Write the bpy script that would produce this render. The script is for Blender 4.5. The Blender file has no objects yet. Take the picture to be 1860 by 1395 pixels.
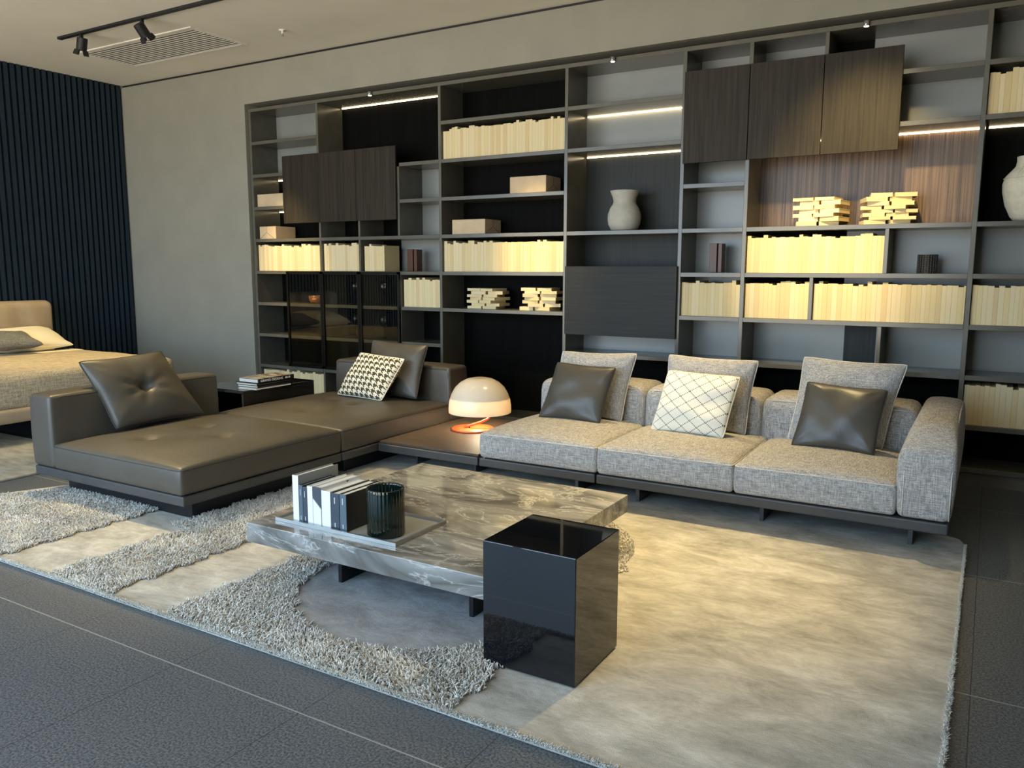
import bpy, math, random
import numpy as np
from mathutils import Vector, Matrix
random.seed(7); RNG = np.random.default_rng(7)
SC = bpy.context.scene; COL = SC.collection

# ------------------------------------------------------------------ camera
yaw, tilt, roll = 0.535809, 0.142080, 0.002010
fw = Vector((-math.sin(yaw)*math.cos(tilt), math.cos(yaw)*math.cos(tilt), -math.sin(tilt)))
rt = Vector((math.cos(yaw), math.sin(yaw), 0)); up = rt.cross(fw)
r2 = rt*math.cos(roll)+up*math.sin(roll); u2 = -rt*math.sin(roll)+up*math.cos(roll)
cd = bpy.data.cameras.new('camera'); cam = bpy.data.objects.new('camera', cd); COL.objects.link(cam)
cam.matrix_world = Matrix(((r2.x,u2.x,-fw.x,4.96546),(r2.y,u2.y,-fw.y,-5.83201),(r2.z,u2.z,-fw.z,1.37541),(0,0,0,1)))
cd.sensor_width = 36; cd.lens = 1460.79/1860*36; cd.clip_start = .05
SC.camera = cam
# ------------------------------------------------------------------ world, daylight, exposure
SC.view_settings.view_transform = 'Standard'; SC.view_settings.look = 'None'
SC.view_settings.gamma = 1; SC.view_settings.exposure = 0.0; SC.view_settings.use_curve_mapping = False
W = bpy.data.worlds.new('world'); SC.world = W; W.use_nodes = True
bg = W.node_tree.nodes['Background']; bg.inputs[1].default_value = 1.0
_wt = W.node_tree; _tc = _wt.nodes.new('ShaderNodeTexCoord'); _sp = _wt.nodes.new('ShaderNodeSeparateXYZ'); _rp = _wt.nodes.new('ShaderNodeValToRGB')
_wt.links.new(_tc.outputs['Generated'], _sp.inputs[0]); _mr = _wt.nodes.new('ShaderNodeMapRange'); _mr.inputs[1].default_value = -1; _mr.inputs[2].default_value = 1
_wt.links.new(_sp.outputs[2], _mr.inputs[0]); _wt.links.new(_mr.outputs[0], _rp.inputs[0])
_e = _rp.color_ramp.elements; _e[0].position = .49; _e[0].color = (6.6,6.3,5.6,1); _e[1].position = .515; _e[1].color = (3.9,5.6,7.4,1)   # lower half brightened as unseen pavement to lift the ceiling, open sky above
_wt.links.new(_rp.outputs[0], bg.inputs[0])

def light(kind, name, loc, energy, color, target=None, **kw):
    d = bpy.data.lights.new(name, kind); d.energy = energy; d.color = color
    for k, v in kw.items(): setattr(d, k, v)
    o = bpy.data.objects.new(name, d); COL.objects.link(o); o.location = loc
    if target is not None:
        o.rotation_euler = (Vector(target)-Vector(loc)).to_track_quat('-Z','Y').to_euler()
    return o
# the glazed shop front behind the camera lets the daylight in: a portal on it
pt = light('AREA', 'window_portal', (.35,-7.35,1.7), 1, (1,1,1), (.35,0,1.7), shape='RECTANGLE', size=7.8, size_y=3.3)
pt.data.cycles.is_portal = True
WARM = (1.0,.745,.335)
# ceiling spotlights: (head x, y), aim point, watts, cone degrees, blend
SPK = 3.0
SPOTS = [
 ((-1.93,-1.48),(-2.5,-1.6,.5), 70, 60, .6),
 ((-1.10,-1.48),(-1.05,0,1.47), 110, 28, .9),
 ((1.15,-1.48),(.75,-1.1,.4), 75, 50, .8),
 ((1.50,-1.48),(1.78,0,1.47), 125, 28, .9),
 ((3.30,-1.48),(3.80,0,1.47), 112, 30, .9),
 ((4.30,-1.48),(4.15,0,1.95), 110, 46, 1),
 ((2.65,-.80),(2.75,-1.35,.35), 75, 60, .9),
 ((3.75,-.80),(3.7,-1.55,.35), 85, 60, .9),
 ((4.30,-.80),(3.90,-2.75,0), 150, 36, 1),
 ((3.15,-.80),(2.95,-2.55,.28), 80, 36, 1),
 ((-.40,-2.60),(.75,-2.75,.33), 125, 56, .9),
 ((-1.20,-2.60),(-2.0,-2.2,.5), 55, 60, .9),
 ((.30,-2.60),(1.2,-3.15,0), 30, 50, 1),
]
# ------------------------------------------------------------------ node materials
def mat(name, base=(.5,.5,.5), rough=.5, metal=0, spec=.5, **kw):
    m = bpy.data.materials.new(name); m.use_nodes = True; nt = m.node_tree
    b = nt.nodes['Principled BSDF']
    b.inputs['Base Color'].default_value = (*base,1); b.inputs['Roughness'].default_value = rough
    b.inputs['Metallic'].default_value = metal; b.inputs['Specular IOR Level'].default_value = spec
    for k, v in kw.items(): b.inputs[k.replace('_',' ')].default_value = v
    return m
def N(m, t, **kw):
    n = m.node_tree.nodes.new('ShaderNode'+t)
    for k, v in kw.items(): setattr(n, k, v)
    return n
def LK(m, a, b): m.node_tree.links.new(a, b)
def B(m): return m.node_tree.nodes['Principled BSDF']
def coords(m, scale=(1,1,1), kind='Object', rot=(0,0,0)):
    t = N(m,'TexCoord'); mp = N(m,'Mapping'); mp.inputs['Scale'].default_value = scale; mp.inputs['Rotation'].default_value = rot
    LK(m, t.outputs[kind], mp.inputs['Vector']); return mp.outputs['Vector']
def noise(m, vec, scale, detail=4, rough=.55, dist=0):
    n = N(m,'TexNoise'); n.inputs['Scale'].default_value = scale; n.inputs['Detail'].default_value = detail
    n.inputs['Roughness'].default_value = rough; n.inputs['Distortion'].default_value = dist
    LK(m, vec, n.inputs['Vector']); return n.outputs['Fac']
def ramp(m, fac, stops):
    r = N(m,'ValToRGB'); e = r.color_ramp.elements
    while len(e) < len(stops): e.new(.5)
    for i, (p, c) in enumerate(stops): e[i].position = p; e[i].color = (*c,1) if len(c)==3 else c
    LK(m, fac, r.inputs['Fac']); return r.outputs['Color']
def bump(m, h, strength=.2, dist=.01):
    b = N(m,'Bump'); b.inputs['Strength'].default_value = strength; b.inputs['Distance'].default_value = dist
    LK(m, h, b.inputs['Height']); LK(m, b.outputs['Normal'], B(m).inputs['Normal'])
def mth(m, op, a, b=None, c=None):
    n = N(m,'Math', operation=op)
    for i, v in enumerate((a,b,c)):
        if v is None: continue
        if isinstance(v,(int,float)): n.inputs[i].default_value = v
        else: LK(m, v, n.inputs[i])
    return n.outputs[0]
def tex(name, c0, c1, scale, rough=.5, vs=(1,1,1), p0=.35, p1=.65, bs=0, bd=.005, detail=4, **kw):
    m = mat(name, c0, rough, **kw); v = coords(m, vs); f = noise(m, v, scale, detail)
    LK(m, ramp(m, f, [(p0,c0),(p1,c1)]), B(m).inputs['Base Color'])
    if bs: bump(m, f, bs, bd)
    return m
M = {}
M['wall'] = tex('plaster_wall', (.265,.252,.205), (.29,.275,.222), 3, .8, bs=.05)
M['ceiling'] = tex('ceiling_paint', (.80,.755,.65), (.84,.79,.68), 2, .85)
M['slat'] = tex('navy_slats', (.006,.017,.030), (.010,.025,.042), 6, .5, vs=(8,8,.4))
M['lacquer'] = tex('taupe_lacquer', (.100,.093,.072), (.120,.112,.088), 6, .24, vs=(1,1,1))
M['greyback'] = tex('grey_back_panel', (.24,.245,.225), (.27,.275,.25), 2, .3)
M['plinth'] = tex('plinth', (.12,.10,.07), (.15,.125,.09), 5, .4)
M['black_trim'] = mat('black_trim', (.008,.008,.009), .5)
M['ceram'] = tex('matt_ceramic', (.42,.40,.34), (.47,.45,.38), 20, .8, bs=.1, bd=.002)
M['ceram2'] = tex('cream_ceramic', (.60,.55,.42), (.70,.64,.50), 25, .85, bs=.2, bd=.003)
M['paper'] = tex('wrapping_paper', (.52,.39,.24), (.58,.44,.28), 12, .7)
M['fold'] = mat('paper_fold_line', (.12,.09,.06), .8)
M['cream'] = tex('cream_book_board', (.68,.54,.285), (.72,.58,.31), 30, .75, vs=(1,.2,1))
M['cream2'] = tex('cream_book_board_pale', (.71,.58,.34), (.75,.62,.37), 30, .75, vs=(1,.2,1))
M['cream3'] = tex('cream_book_board_warm', (.63,.48,.25), (.67,.52,.28), 30, .75, vs=(1,.2,1))
def woodm(name, c0, c1, vs, sc, rough=.45, spec=.5):
    m = mat(name, c0, rough, spec=spec); v = coords(m, vs); f = noise(m, v, sc, 6, .7)
    LK(m, ramp(m, f, [(.38,c0),(.62,c1)]), B(m).inputs['Base Color']); bump(m, f, .08, .001); return m
M['oak'] = woodm('smoked_oak_door', (.020,.0155,.010), (.038,.030,.020), (40,40,1.2), 1.5, .55, .2)
M['oakh'] = woodm('smoked_oak_flap', (.013,.013,.011), (.021,.020,.017), (1.2,40,40), 1.5, .5, .25)
M['black'] = woodm('black_wood_back', (.0022,.0022,.0018), (.0045,.0045,.0035), (40,40,1), 1.5, .6, .05)
M['darkwood'] = woodm('dark_wood_back', (.016,.018,.017), (.026,.028,.025), (40,40,1), 1.5, .5, .25)
M['stripe'] = woodm('striped_brown_wood_back', (.045,.026,.015), (.20,.125,.075), (38,38,.5), 1.7, .4)
M['brownwood'] = woodm('reddish_brown_wood', (.055,.014,.003), (.105,.028,.006), (30,30,2), 1.5, .4)
M['perf'] = mat('perforated_black_metal', (.02,.02,.022), .5, .5)
M['bronze'] = mat('dark_bronze_frame', (.012,.011,.009), .3, .6)
M['steel'] = mat('satin_steel', (.42,.43,.42), .3, .8)
# leather
def leather(name, c0, c1, rough=.42):
    m = mat(name, c0, rough); v = coords(m); f = noise(m, v, 4, 3)
    LK(m, ramp(m, f, [(.35,c0),(.65,c1)]), B(m).inputs['Base Color'])
    g = noise(m, v, 260, 2); w = noise(m, v, 7, 4, .6, .6)
    h = mth(m,'ADD', mth(m,'MULTIPLY',g,.12), mth(m,'MULTIPLY',w,1.0)); bump(m, h, .22, .012); return m
M['leather'] = leather('taupe_leather', (.066,.058,.046), (.078,.069,.055))
M['leather_dark'] = leather('dark_grey_leather', (.060,.054,.044), (.070,.062,.050), .38)
M['belt'] = leather('charcoal_leather_base', (.045,.046,.046), (.055,.056,.056), .4)
M['piping_d'] = mat('dark_piping', (.03,.028,.025), .6)
# woven fabric
def fabric(name, dark, mid, pale, sc=1.0):
    m = mat(name, mid, .95, spec=.15)
    a = noise(m, coords(m,(330*sc,330*sc,22*sc)), 1, 2, .6); b = noise(m, coords(m,(22*sc,330*sc,330*sc)), 1, 2, .6)
    d = noise(m, coords(m,(330*sc,22*sc,330*sc)), 1, 2, .6)
    f = mth(m,'MULTIPLY', mth(m,'ADD', mth(m,'ADD',a,b), d), 1/3)
    LK(m, ramp(m, f, [(.42,dark),(.5,mid),(.58,pale)]), B(m).inputs['Base Color']); bump(m, f, .5, .004); return m
M['fabric'] = fabric('grey_melange_fabric', (.20,.195,.19), (.36,.345,.33), (.56,.54,.51))
M['fabric_w'] = fabric('pale_piping_fabric', (.45,.43,.40), (.6,.57,.52), (.72,.69,.63))
M['blanket'] = fabric('beige_bed_blanket', (.30,.25,.17), (.46,.38,.26), (.58,.49,.34), .4)
M['sheet'] = mat('cream_sheet', (.80,.73,.55), .9)
M['greypil'] = fabric('grey_pillow_fabric', (.10,.10,.095), (.16,.16,.15), (.22,.22,.21), .6)
M['headb'] = tex('tan_headboard_leather', (.34,.26,.17), (.40,.31,.20), 5, .5)
# houndstooth (threads over uv)
m = mat('houndstooth_cloth', (.8,.75,.6), .95, spec=.1); M['hound'] = m
t = N(m,'TexCoord'); s = N(m,'SeparateXYZ'); LK(m, t.outputs['UV'], s.inputs[0])
X = mth(m,'MULTIPLY', s.outputs[0], 8*9.0); Y = mth(m,'MULTIPLY', s.outputs[1], 8*8.0)
wx = mth(m,'LESS_THAN', mth(m,'FLOORED_MODULO',X,8), 4); wy = mth(m,'LESS_THAN', mth(m,'FLOORED_MODULO',Y,8), 4)
tw = mth(m,'LESS_THAN', mth(m,'FLOORED_MODULO', mth(m,'ADD',X,Y), 4), 2)
f = mth(m,'ADD', mth(m,'MULTIPLY',tw,wx), mth(m,'MULTIPLY', mth(m,'SUBTRACT',1.0,tw), wy))
LK(m, ramp(m, f, [(.45,(.78,.72,.56)),(.55,(.075,.062,.042))]), B(m).inputs['Base Color'])
bump(m, noise(m, coords(m), 300, 2), .3, .003)
# dotted diamonds
m = mat('dotted_diamond_cloth', (.85,.8,.68), .95, spec=.1); M['diamond'] = m
t = N(m,'TexCoord'); s = N(m,'SeparateXYZ'); LK(m, t.outputs['UV'], s.inputs[0])
X = mth(m,'MULTIPLY', s.outputs[0], 4.6); Y = mth(m,'MULTIPLY', s.outputs[1], 5.2)
a = mth(m,'ADD', X, Y); b_ = mth(m,'SUBTRACT', X, Y)
def near(v, w): return mth(m,'LESS_THAN', mth(m,'ABSOLUTE', mth(m,'SUBTRACT', mth(m,'FRACT', v), .5)), w)
def dots(p, q): return mth(m,'MULTIPLY', near(p, .05), near(mth(m,'MULTIPLY', q, 6.0), .22))
f = mth(m,'MAXIMUM', dots(a,b_), dots(b_,a))  # dotted lines both ways
LK(m, ramp(m, f, [(.45,(.84,.79,.66)),(.55,(.012,.012,.014))]), B(m).inputs['Base Color'])
bump(m, noise(m, coords(m), 200, 2), .3, .003)
# marble
m = mat('grey_brown_marble', (.2,.2,.2), .07, spec=.6); M['marble'] = m
v = coords(m, (1.0,2.4,2.4), rot=(0,0,.25)); n1 = noise(m, v, .8, 5, .5, 1.1)
base = ramp(m, n1, [(.30,(.035,.035,.034)),(.42,(.13,.127,.12)),(.5,(.27,.265,.25)),(.56,(.115,.112,.105)),(.66,(.33,.325,.31)),(.8,(.15,.148,.14))])
n2 = noise(m, coords(m,(1.0,3.2,3.2),rot=(0,0,.35)), 1.5, 8, .62, 2.0)
vein = ramp(m, mth(m,'ABSOLUTE', mth(m,'SUBTRACT', n2, .5)), [(0,(.6,.6,.6)),(.008,(.22,.22,.22)),(.03,(0,0,0))])
mx = N(m,'Mix', data_type='RGBA'); LK(m, vein, mx.inputs[0]); LK(m, base, mx.inputs[6]); mx.inputs[7].default_value = (.66,.65,.62,1)
LK(m, mx.outputs[2], B(m).inputs['Base Color'])
M['gloss_black'] = mat('black_gloss_lacquer', (.004,.005,.007), .03, spec=.75)
M['legs'] = mat('dark_bronze_metal', (.02,.02,.021), .35, .5)
M['legs_fabric_sofa'] = mat('grey_metal_leg', (.10,.105,.11), .35, .6)
M['deck'] = woodm('dark_brown_deck', (.070,.052,.040), (.10,.074,.056), (3,26,3), 2, .55, .2)
# rug
m = mat('cream_low_pile', (.55,.5,.42), 1.0, spec=.05); M['pile'] = m
f1 = noise(m, coords(m,(1.0,1.7,1)), 3.4, 10, .74, .45); f2 = noise(m, coords(m,(1,3.2,1)), 8, 6, .75, .3)
f = mth(m,'ADD', mth(m,'MULTIPLY',f1,.75), mth(m,'MULTIPLY',f2,.25))
LK(m, ramp(m, f, [(.36,(.30,.285,.25)),(.5,(.47,.45,.405)),(.62,(.64,.62,.57))]), B(m).inputs['Base Color'])
h = mth(m,'ADD', mth(m,'MULTIPLY', noise(m, coords(m), 420, 2), .35), f); bump(m, h, .55, .012)
m = mat('shaded_low_pile', (.3,.3,.3), 1.0, spec=.05); M['pile_shaded'] = m  # low pile with the cool shade by the table put into its colour
f = noise(m, coords(m,(1.4,2.2,1)), 3.6, 10, .74, .4)
LK(m, ramp(m, f, [(.38,(.27,.27,.275)),(.62,(.42,.42,.43))]), B(m).inputs['Base Color'])
h = mth(m,'ADD', mth(m,'MULTIPLY', noise(m, coords(m), 420, 2), .35), f); bump(m, h, .6, .014)
m = mat('shag_wool', (.5,.47,.42), 1.0, spec=.05); M['shag'] = m
f = noise(m, coords(m), 14, 3)
LK(m, ramp(m, f, [(.35,(.56,.53,.475)),(.65,(.74,.715,.66))]), B(m).inputs['Base Color'])
M['fuzz'] = mat('cream_pile_edge', (.66,.64,.58), 1.0, spec=.05)
M['rug2'] = tex('bedside_rug_pile', (.30,.26,.19), (.44,.39,.29), 5, 1, bs=.4, bd=.01, vs=(1,3,1))
# floor tiles: 1.2 m courses with a pale joint, fine dark cross joints
m = mat('dark_grey_tile', (.05,.055,.06), .42); M['floor'] = m
t = N(m,'TexCoord'); s = N(m,'SeparateXYZ'); LK(m, t.outputs['Object'], s.inputs[0])
def joint(v, off, pitch, w):
    q = mth(m,'FLOORED_MODULO', mth(m,'ADD', v, -off+pitch*.5), pitch); return mth(m,'LESS_THAN', mth(m,'ABSOLUTE', mth(m,'SUBTRACT', q, pitch*.5)), w)
jx = joint(s.outputs[1], -4.155, 1.2, .0028); jy = joint(s.outputs[0], 2.60, .60, .0016)
fine = noise(m, coords(m), 130, 3, .7); big = noise(m, coords(m), 1.3, 2)
col = ramp(m, fine, [(.40,(.045,.050,.055)),(.60,(.150,.158,.168))])
tile = N(m,'TexNoise'); tile.inputs['Scale'].default_value = 1
fl = N(m,'Vector Math'.replace(' ','') , operation='FLOOR'); dv = N(m,'VectorMath', operation='MULTIPLY')
dv.inputs[1].default_value = (1/.6,1/1.2,0); LK(m, t.outputs['Object'], dv.inputs[0]); LK(m, dv.outputs[0], fl.inputs[0])
m1 = N(m,'Mix', data_type='RGBA'); LK(m, jy, m1.inputs[0]); LK(m, col, m1.inputs[6]); m1.inputs[7].default_value = (.028,.03,.033,1)
m2 = N(m,'Mix', data_type='RGBA'); LK(m, jx, m2.inputs[0]); LK(m, m1.outputs[2], m2.inputs[6]); m2.inputs[7].default_value = (.30,.30,.29,1)
LK(m, m2.outputs[2], B(m).inputs['Base Color']); m.node_tree.nodes.remove(tile)
bump(m, fine, .12, .002)
def emis(name, color, strength):
    m = mat(name, color, .5); B(m).inputs['Emission Color'].default_value = (*color,1); B(m).inputs['Emission Strength'].default_value = strength; return m
M['led'] = emis('led_strip_diffuser', (1.0,.80,.48), 9)
M['lens'] = emis('spotlight_lens', (1.0,.86,.62), 14)
M['bulb'] = emis('lamp_bulb', (1.0,.80,.48), 22)
m = mat('opal_lamp_shade', (.90,.79,.66), .2); M['shade'] = m
B(m).inputs['Subsurface Weight'].default_value = 0
tr = N(m,'BsdfTranslucent'); tr.inputs[0].default_value = (.95,.88,.70,1); ms = N(m,'MixShader'); ms.inputs[0].default_value = .35
out = m.node_tree.nodes['Material Output']; LK(m, B(m).outputs[0], ms.inputs[1]); LK(m, tr.outputs[0], ms.inputs[2]); LK(m, ms.outputs[0], out.inputs[0])
M['cov_white_lamp'] = mat('white_reflector', (.85,.80,.70), .5)
M['orange'] = mat('orange_lacquered_metal', (.75,.13,.035), .3)
def glassm(name, tint, refl=1.5):
    m = mat(name); nt = m.node_tree; nt.nodes.remove(B(m)); out = nt.nodes['Material Output']
    t_ = N(m,'BsdfTransparent'); t_.inputs[0].default_value = (*tint,1); g = N(m,'BsdfGlossy'); g.inputs['Roughness'].default_value = .01
    fr = N(m,'Fresnel'); fr.inputs[0].default_value = refl; ms = N(m,'MixShader')
    ge = N(m,'NewGeometry'); LK(m, mth(m,'MULTIPLY', fr.outputs[0], mth(m,'SUBTRACT', 1.0, ge.outputs['Backfacing'])), ms.inputs[0]); LK(m, t_.outputs[0], ms.inputs[1]); LK(m, g.outputs[0], ms.inputs[2]); LK(m, ms.outputs[0], out.inputs[0]); return m
M['smoked'] = glassm('smoked_glass', (.88,.85,.76), 1.5)
M['clear'] = glassm('clear_glass', (.93,.94,.94), 1.5)
M['green'] = mat('dark_green_glass', (.0015,.009,.006), .05, spec=.8, Transmission_Weight=.12)
M['amber'] = mat('amber_glass', (.45,.18,.06), .08, .4)
# ------------------------------------------------------------------ object helpers
def wloc(o):
    v = Vector((0,0,0))
    while o is not None: v = v + o.location; o = o.parent
    return v
def link_mesh(name, verts, faces, mt, parent=None, smooth=False, uv=None, origin=None):
    verts = np.asarray(verts, float)
    if parent is not None: off = np.array(wloc(parent))
    elif origin is not None: off = np.array(origin, float)
    else:
        mn, mxx = verts.min(0), verts.max(0); off = np.array([(mn[0]+mxx[0])/2,(mn[1]+mxx[1])/2,mn[2]])
    me = bpy.data.meshes.new(name); me.from_pydata([tuple(v) for v in (verts-off)], [], faces)
    mts = mt if isinstance(mt, list) else [mt]
    for x in mts: me.materials.append(x)
    if smooth: me.polygons.foreach_set('use_smooth', [True]*len(me.polygons))
    if uv is not None:
        l = me.uv_layers.new(name='uv'); idx = np.empty(len(me.loops), int); me.loops.foreach_get('vertex_index', idx)
        l.data.foreach_set('uv', np.asarray(uv, np.float32)[idx].ravel())
    me.update()
    o = bpy.data.objects.new(name, me); COL.objects.link(o)
    if parent is not None: o.parent = parent
    else: o.location = off
    return o
BF = [(0,3,2,1),(4,5,6,7),(0,1,5,4),(1,2,6,5),(2,3,7,6),(3,0,4,7)]
def boxvf(x0,x1,y0,y1,z0,z1):
    return [(x0,y0,z0),(x1,y0,z0),(x1,y1,z0),(x0,y1,z0),(x0,y0,z1),(x1,y0,z1),(x1,y1,z1),(x0,y1,z1)], BF
def join(parts):
    V=[];F=[]
    for v,f in parts:
        n=len(V); V+=list(v); F+=[tuple(i+n for i in q) for q in f]
    return V,F
def bev(o, w=.003, seg=2):
    b = o.modifiers.new('bevel','BEVEL'); b.width = w; b.segments = seg; b.limit_method = 'ANGLE'; return o
def box(name, x0,x1,y0,y1,z0,z1, mt, parent=None, bevel=0, seg=2):
    o = link_mesh(name, *boxvf(x0,x1,y0,y1,z0,z1), mt, parent)
    if bevel: bev(o, bevel, seg)
    return o
def thing(name, label, cat, loc=(0,0,0), group=None):
    o = bpy.data.objects.new(name, None); COL.objects.link(o); o.location = loc; o.empty_display_size = .1
    return tag(o, label, cat, group)
def tag(o, label, cat, group=None):
    o['label'] = label; o['category'] = cat
    if group: o['group'] = group
    return o
def struct(o): o['kind'] = 'structure'; return o
def lathevf(prof, seg=40, center=(0,0), fl=None):
    V=[];F=[]
    for i,(r,z) in enumerate(prof):
        for k in range(seg):
            a = 2*math.pi*k/seg; rr = r*(fl(a,i) if fl else 1)
            V.append((center[0]+rr*math.cos(a), center[1]+rr*math.sin(a), z))
    for i in range(len(prof)-1):
        for k in range(seg):
            k2=(k+1)%seg; F.append((i*seg+k,i*seg+k2,(i+1)*seg+k2,(i+1)*seg+k))
    if prof[0][0] > 1e-6: F.append(tuple(range(seg-1,-1,-1)))
    return V,F
def tubevf(path, r, seg=8, closed=False):
    P=[Vector(p) for p in path]; n=len(P); V=[];F=[]; prev=None
    for i in range(n):
        if closed: d = P[(i+1)%n]-P[i-1]
        else: d = P[min(i+1,n-1)]-P[max(i-1,0)]
        d.normalize()
        if prev is None: a = d.orthogonal().normalized()
        else:
            a = prev-d*prev.dot(d); a = a.normalized() if a.length>1e-6 else d.orthogonal().normalized()
        prev = a; b = d.cross(a)
        for k in range(seg):
            t = 2*math.pi*k/seg; V.append(tuple(P[i]+a*math.cos(t)*r+b*math.sin(t)*r))
    for i in range(n if closed else n-1):
        j=(i+1)%n
        for k in range(seg):
            k2=(k+1)%seg; F.append((i*seg+k,i*seg+k2,j*seg+k2,j*seg+k))
    if not closed: F.append(tuple(range(seg-1,-1,-1))); F.append(tuple((n-1)*seg+k for k in range(seg)))
    return V,F
def cuts(h, r, n):      # positions from -h to h, dense near the rounded ends
    e = [h-r*(1-math.sin(math.pi/2*k/4)) for k in range(5)]   # h-r .. h
    mid = list(np.linspace(-(h-r), h-r, n+1)[1:-1])
    return sorted([-x for x in e]+mid+e)
def rboxvf(x0,x1,y0,y1,z0,z1, r=.03, n=(14,14,4), deform=None):
    hx,hy,hz=(x1-x0)/2,(y1-y0)/2,(z1-z0)/2; c=np.array([(x0+x1)/2,(y0+y1)/2,(z0+z1)/2]); r=min(r,hx*.98,hy*.98,hz*.98)
    A=[cuts(hx,r,n[0]),cuts(hy,r,n[1]),cuts(hz,r,n[2])]; H=(hx,hy,hz)
    V=[];F=[];D={}
    def vid(p):
        k=tuple(round(q,5) for q in p)
        if k not in D: D[k]=len(V); V.append(p)
        return D[k]
    for ax in range(3):
        u,w=(ax+1)%3,(ax+2)%3
        for s in (-1,1):
            for i in range(len(A[u])-1):
                for j in range(len(A[w])-1):
                    q=[]
                    for (a,b) in ((i,j),(i+1,j),(i+1,j+1),(i,j+1)):
                        p=[0,0,0];p[ax]=s*H[ax];p[u]=A[u][a];p[w]=A[w][b];q.append(vid(tuple(p)))
                    F.append(tuple(q) if s>0 else tuple(q[::-1]))
    P=np.array(V); inner=np.clip(P,[-(h-r) for h in H],[h-r for h in H]); d=P-inner
    L=np.linalg.norm(d,axis=1); L[L==0]=1; P=inner+d/L[:,None]*r
    nrm=P/np.array(H)
    if deform is not None: P=deform(P,H)
    return P+c, F
def crown(top=.04, side=0.0, tufts=(), tr=.07, td=.02, wr=0.0, seed=0, bulge=0.0):
    def f(P,H):
        a,b,g=P[:,0]/H[0],P[:,1]/H[1],P[:,2]/H[2]
        w=np.clip(1-a**2,0,1)**.55*np.clip(1-b**2,0,1)**.55
        P=P.copy(); t=np.clip(g,0,1)
        P[:,2]+=top*w*t
        if bulge:
            P[:,0]+=bulge*np.sign(a)*np.clip(1-g**2,0,1)*np.abs(a)**4; P[:,1]+=bulge*np.sign(b)*np.clip(1-g**2,0,1)*np.abs(b)**4
        for (tx,ty) in tufts:
            d2=(P[:,0]-tx)**2+(P[:,1]-ty)**2
            P[:,2]-=td*t*(np.exp(-d2/(tr*.45)**2)*.8+np.exp(-np.sqrt(d2)/tr)*.6)
        if wr:
            q=P*1.0; rs=np.random.default_rng(seed)
            for k in range(7):
                kx,ky=rs.uniform(-14,14,2); P[:,2]+=wr*t*w*np.sin(kx*q[:,0]+ky*q[:,1]+rs.uniform(0,6))/3
        return P
    return f
def rbox(name, dims, mt, parent=None, r=.03, n=(14,14,4), deform=None):
    v,f=rboxvf(*dims, r=r, n=n, deform=deform); return link_mesh(name, v, f, mt, parent, smooth=True)
def pillow(name, label, cat, TL,TR,BR,BL, t, mt, pip, group=None, pinch=.06, seed=1, tuft=False, sag=.0, pr=.004):
    """cushion spanned by four world corners; t = full thickness"""
    TL,TR,BR,BL=[np.array(p,float) for p in (TL,TR,BR,BL)]
    n=34; us=np.sin(np.linspace(-1,1,n)*math.pi/2)*.55+np.linspace(-1,1,n)*.45
    nor=np.cross(BR-BL, TL-BL); nor/=np.linalg.norm(nor)
    rs=np.random.default_rng(seed); ph=rs.uniform(0,6,10); kk=rs.uniform(-7,7,(10,2))
    def S(u,v,side):
        uu=u*(1-pinch*(1-v*v)); vv=v*(1-pinch*(1-u*u))
        a,b=(uu+1)/2,(vv+1)/2
        cr=.016*(abs(u)*abs(v))**8; a=.5+(a-.5)*(1-cr*2); b=.5+(b-.5)*(1-cr*2)
        p=(BL*(1-a)+BR*a)*(1-b)+(TL*(1-a)+TR*a)*b
        w=(max(0,1-u**2)*max(0,1-v**2))**.42
        h=t/2*w
        wr=sum(math.sin(kk[i,0]*u+kk[i,1]*v+ph[i]) for i in range(10))*.0016*min(1,4*w)
        # radiating creases near corners
        for cu in (-1,1):
            for cv in (-1,1):
                d=math.hypot(u-cu,v-cv)
                if d<1.0: wr+=.004*math.sin(9*math.atan2(v-cv,u-cu)+cu)*math.exp(-((d-.35)/.22)**2)*w
        if tuft:
            d=math.hypot(u*.95,v); h-= t*.5*(.55*math.exp(-(d/.13)**2)+.35*math.exp(-d/.35))*(1 if d<1.3 else 0)
            h+= .006*math.cos(8*math.atan2(v,u))*math.exp(-((d-.3)/.25)**2)
        h+=wr
        p=p+nor*h*side; p[2]-=sag*w*0
        return p
    V=[];F=[];UV=[]
    idx={}
    for side in (1,-1):
        for i in range(n):
            for j in range(n):
                edge = i in (0,n-1) or j in (0,n-1)
                if edge and side==-1: idx[(side,i,j)]=idx[(1,i,j)]; continue
                idx[(side,i,j)]=len(V); V.append(S(us[i],us[j],side)); UV.append(((us[i]+1)/2,(us[j]+1)/2))
        for i in range(n-1):
            for j in range(n-1):
                q=[idx[(side,i,j)],idx[(side,i+1,j)],idx[(side,i+1,j+1)],idx[(side,i,j+1)]]
                F.append(tuple(q) if side==1 else tuple(q[::-1]))
    root=thing(name,label,cat,tuple((BL+BR)/2),group)
    link_mesh('cushion_cover',V,F,mt,root,smooth=True,uv=UV)
    path=[S(us[i],-1,1) for i in range(n)]+[S(1,us[j],1) for j in range(1,n)]+[S(us[i],1,1) for i in range(n-2,-1,-1)]+[S(-1,us[j],1) for j in range(n-2,0,-1)]
    v,f=tubevf(path,pr,6,True); link_mesh('piping',v,f,pip,root,smooth=True)
    return root
def rim_path(x0,x1,y0,y1,z,r=.03,n=6):
    p=[]
    for cx,cy,a0 in ((x1-r,y1-r,0),(x0+r,y1-r,90),(x0+r,y0+r,180),(x1-r,y0+r,270)):
        for k in range(n+1):
            a=math.radians(a0+90*k/n); p.append((cx+r*math.cos(a),cy+r*math.sin(a),z))
    return p

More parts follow.
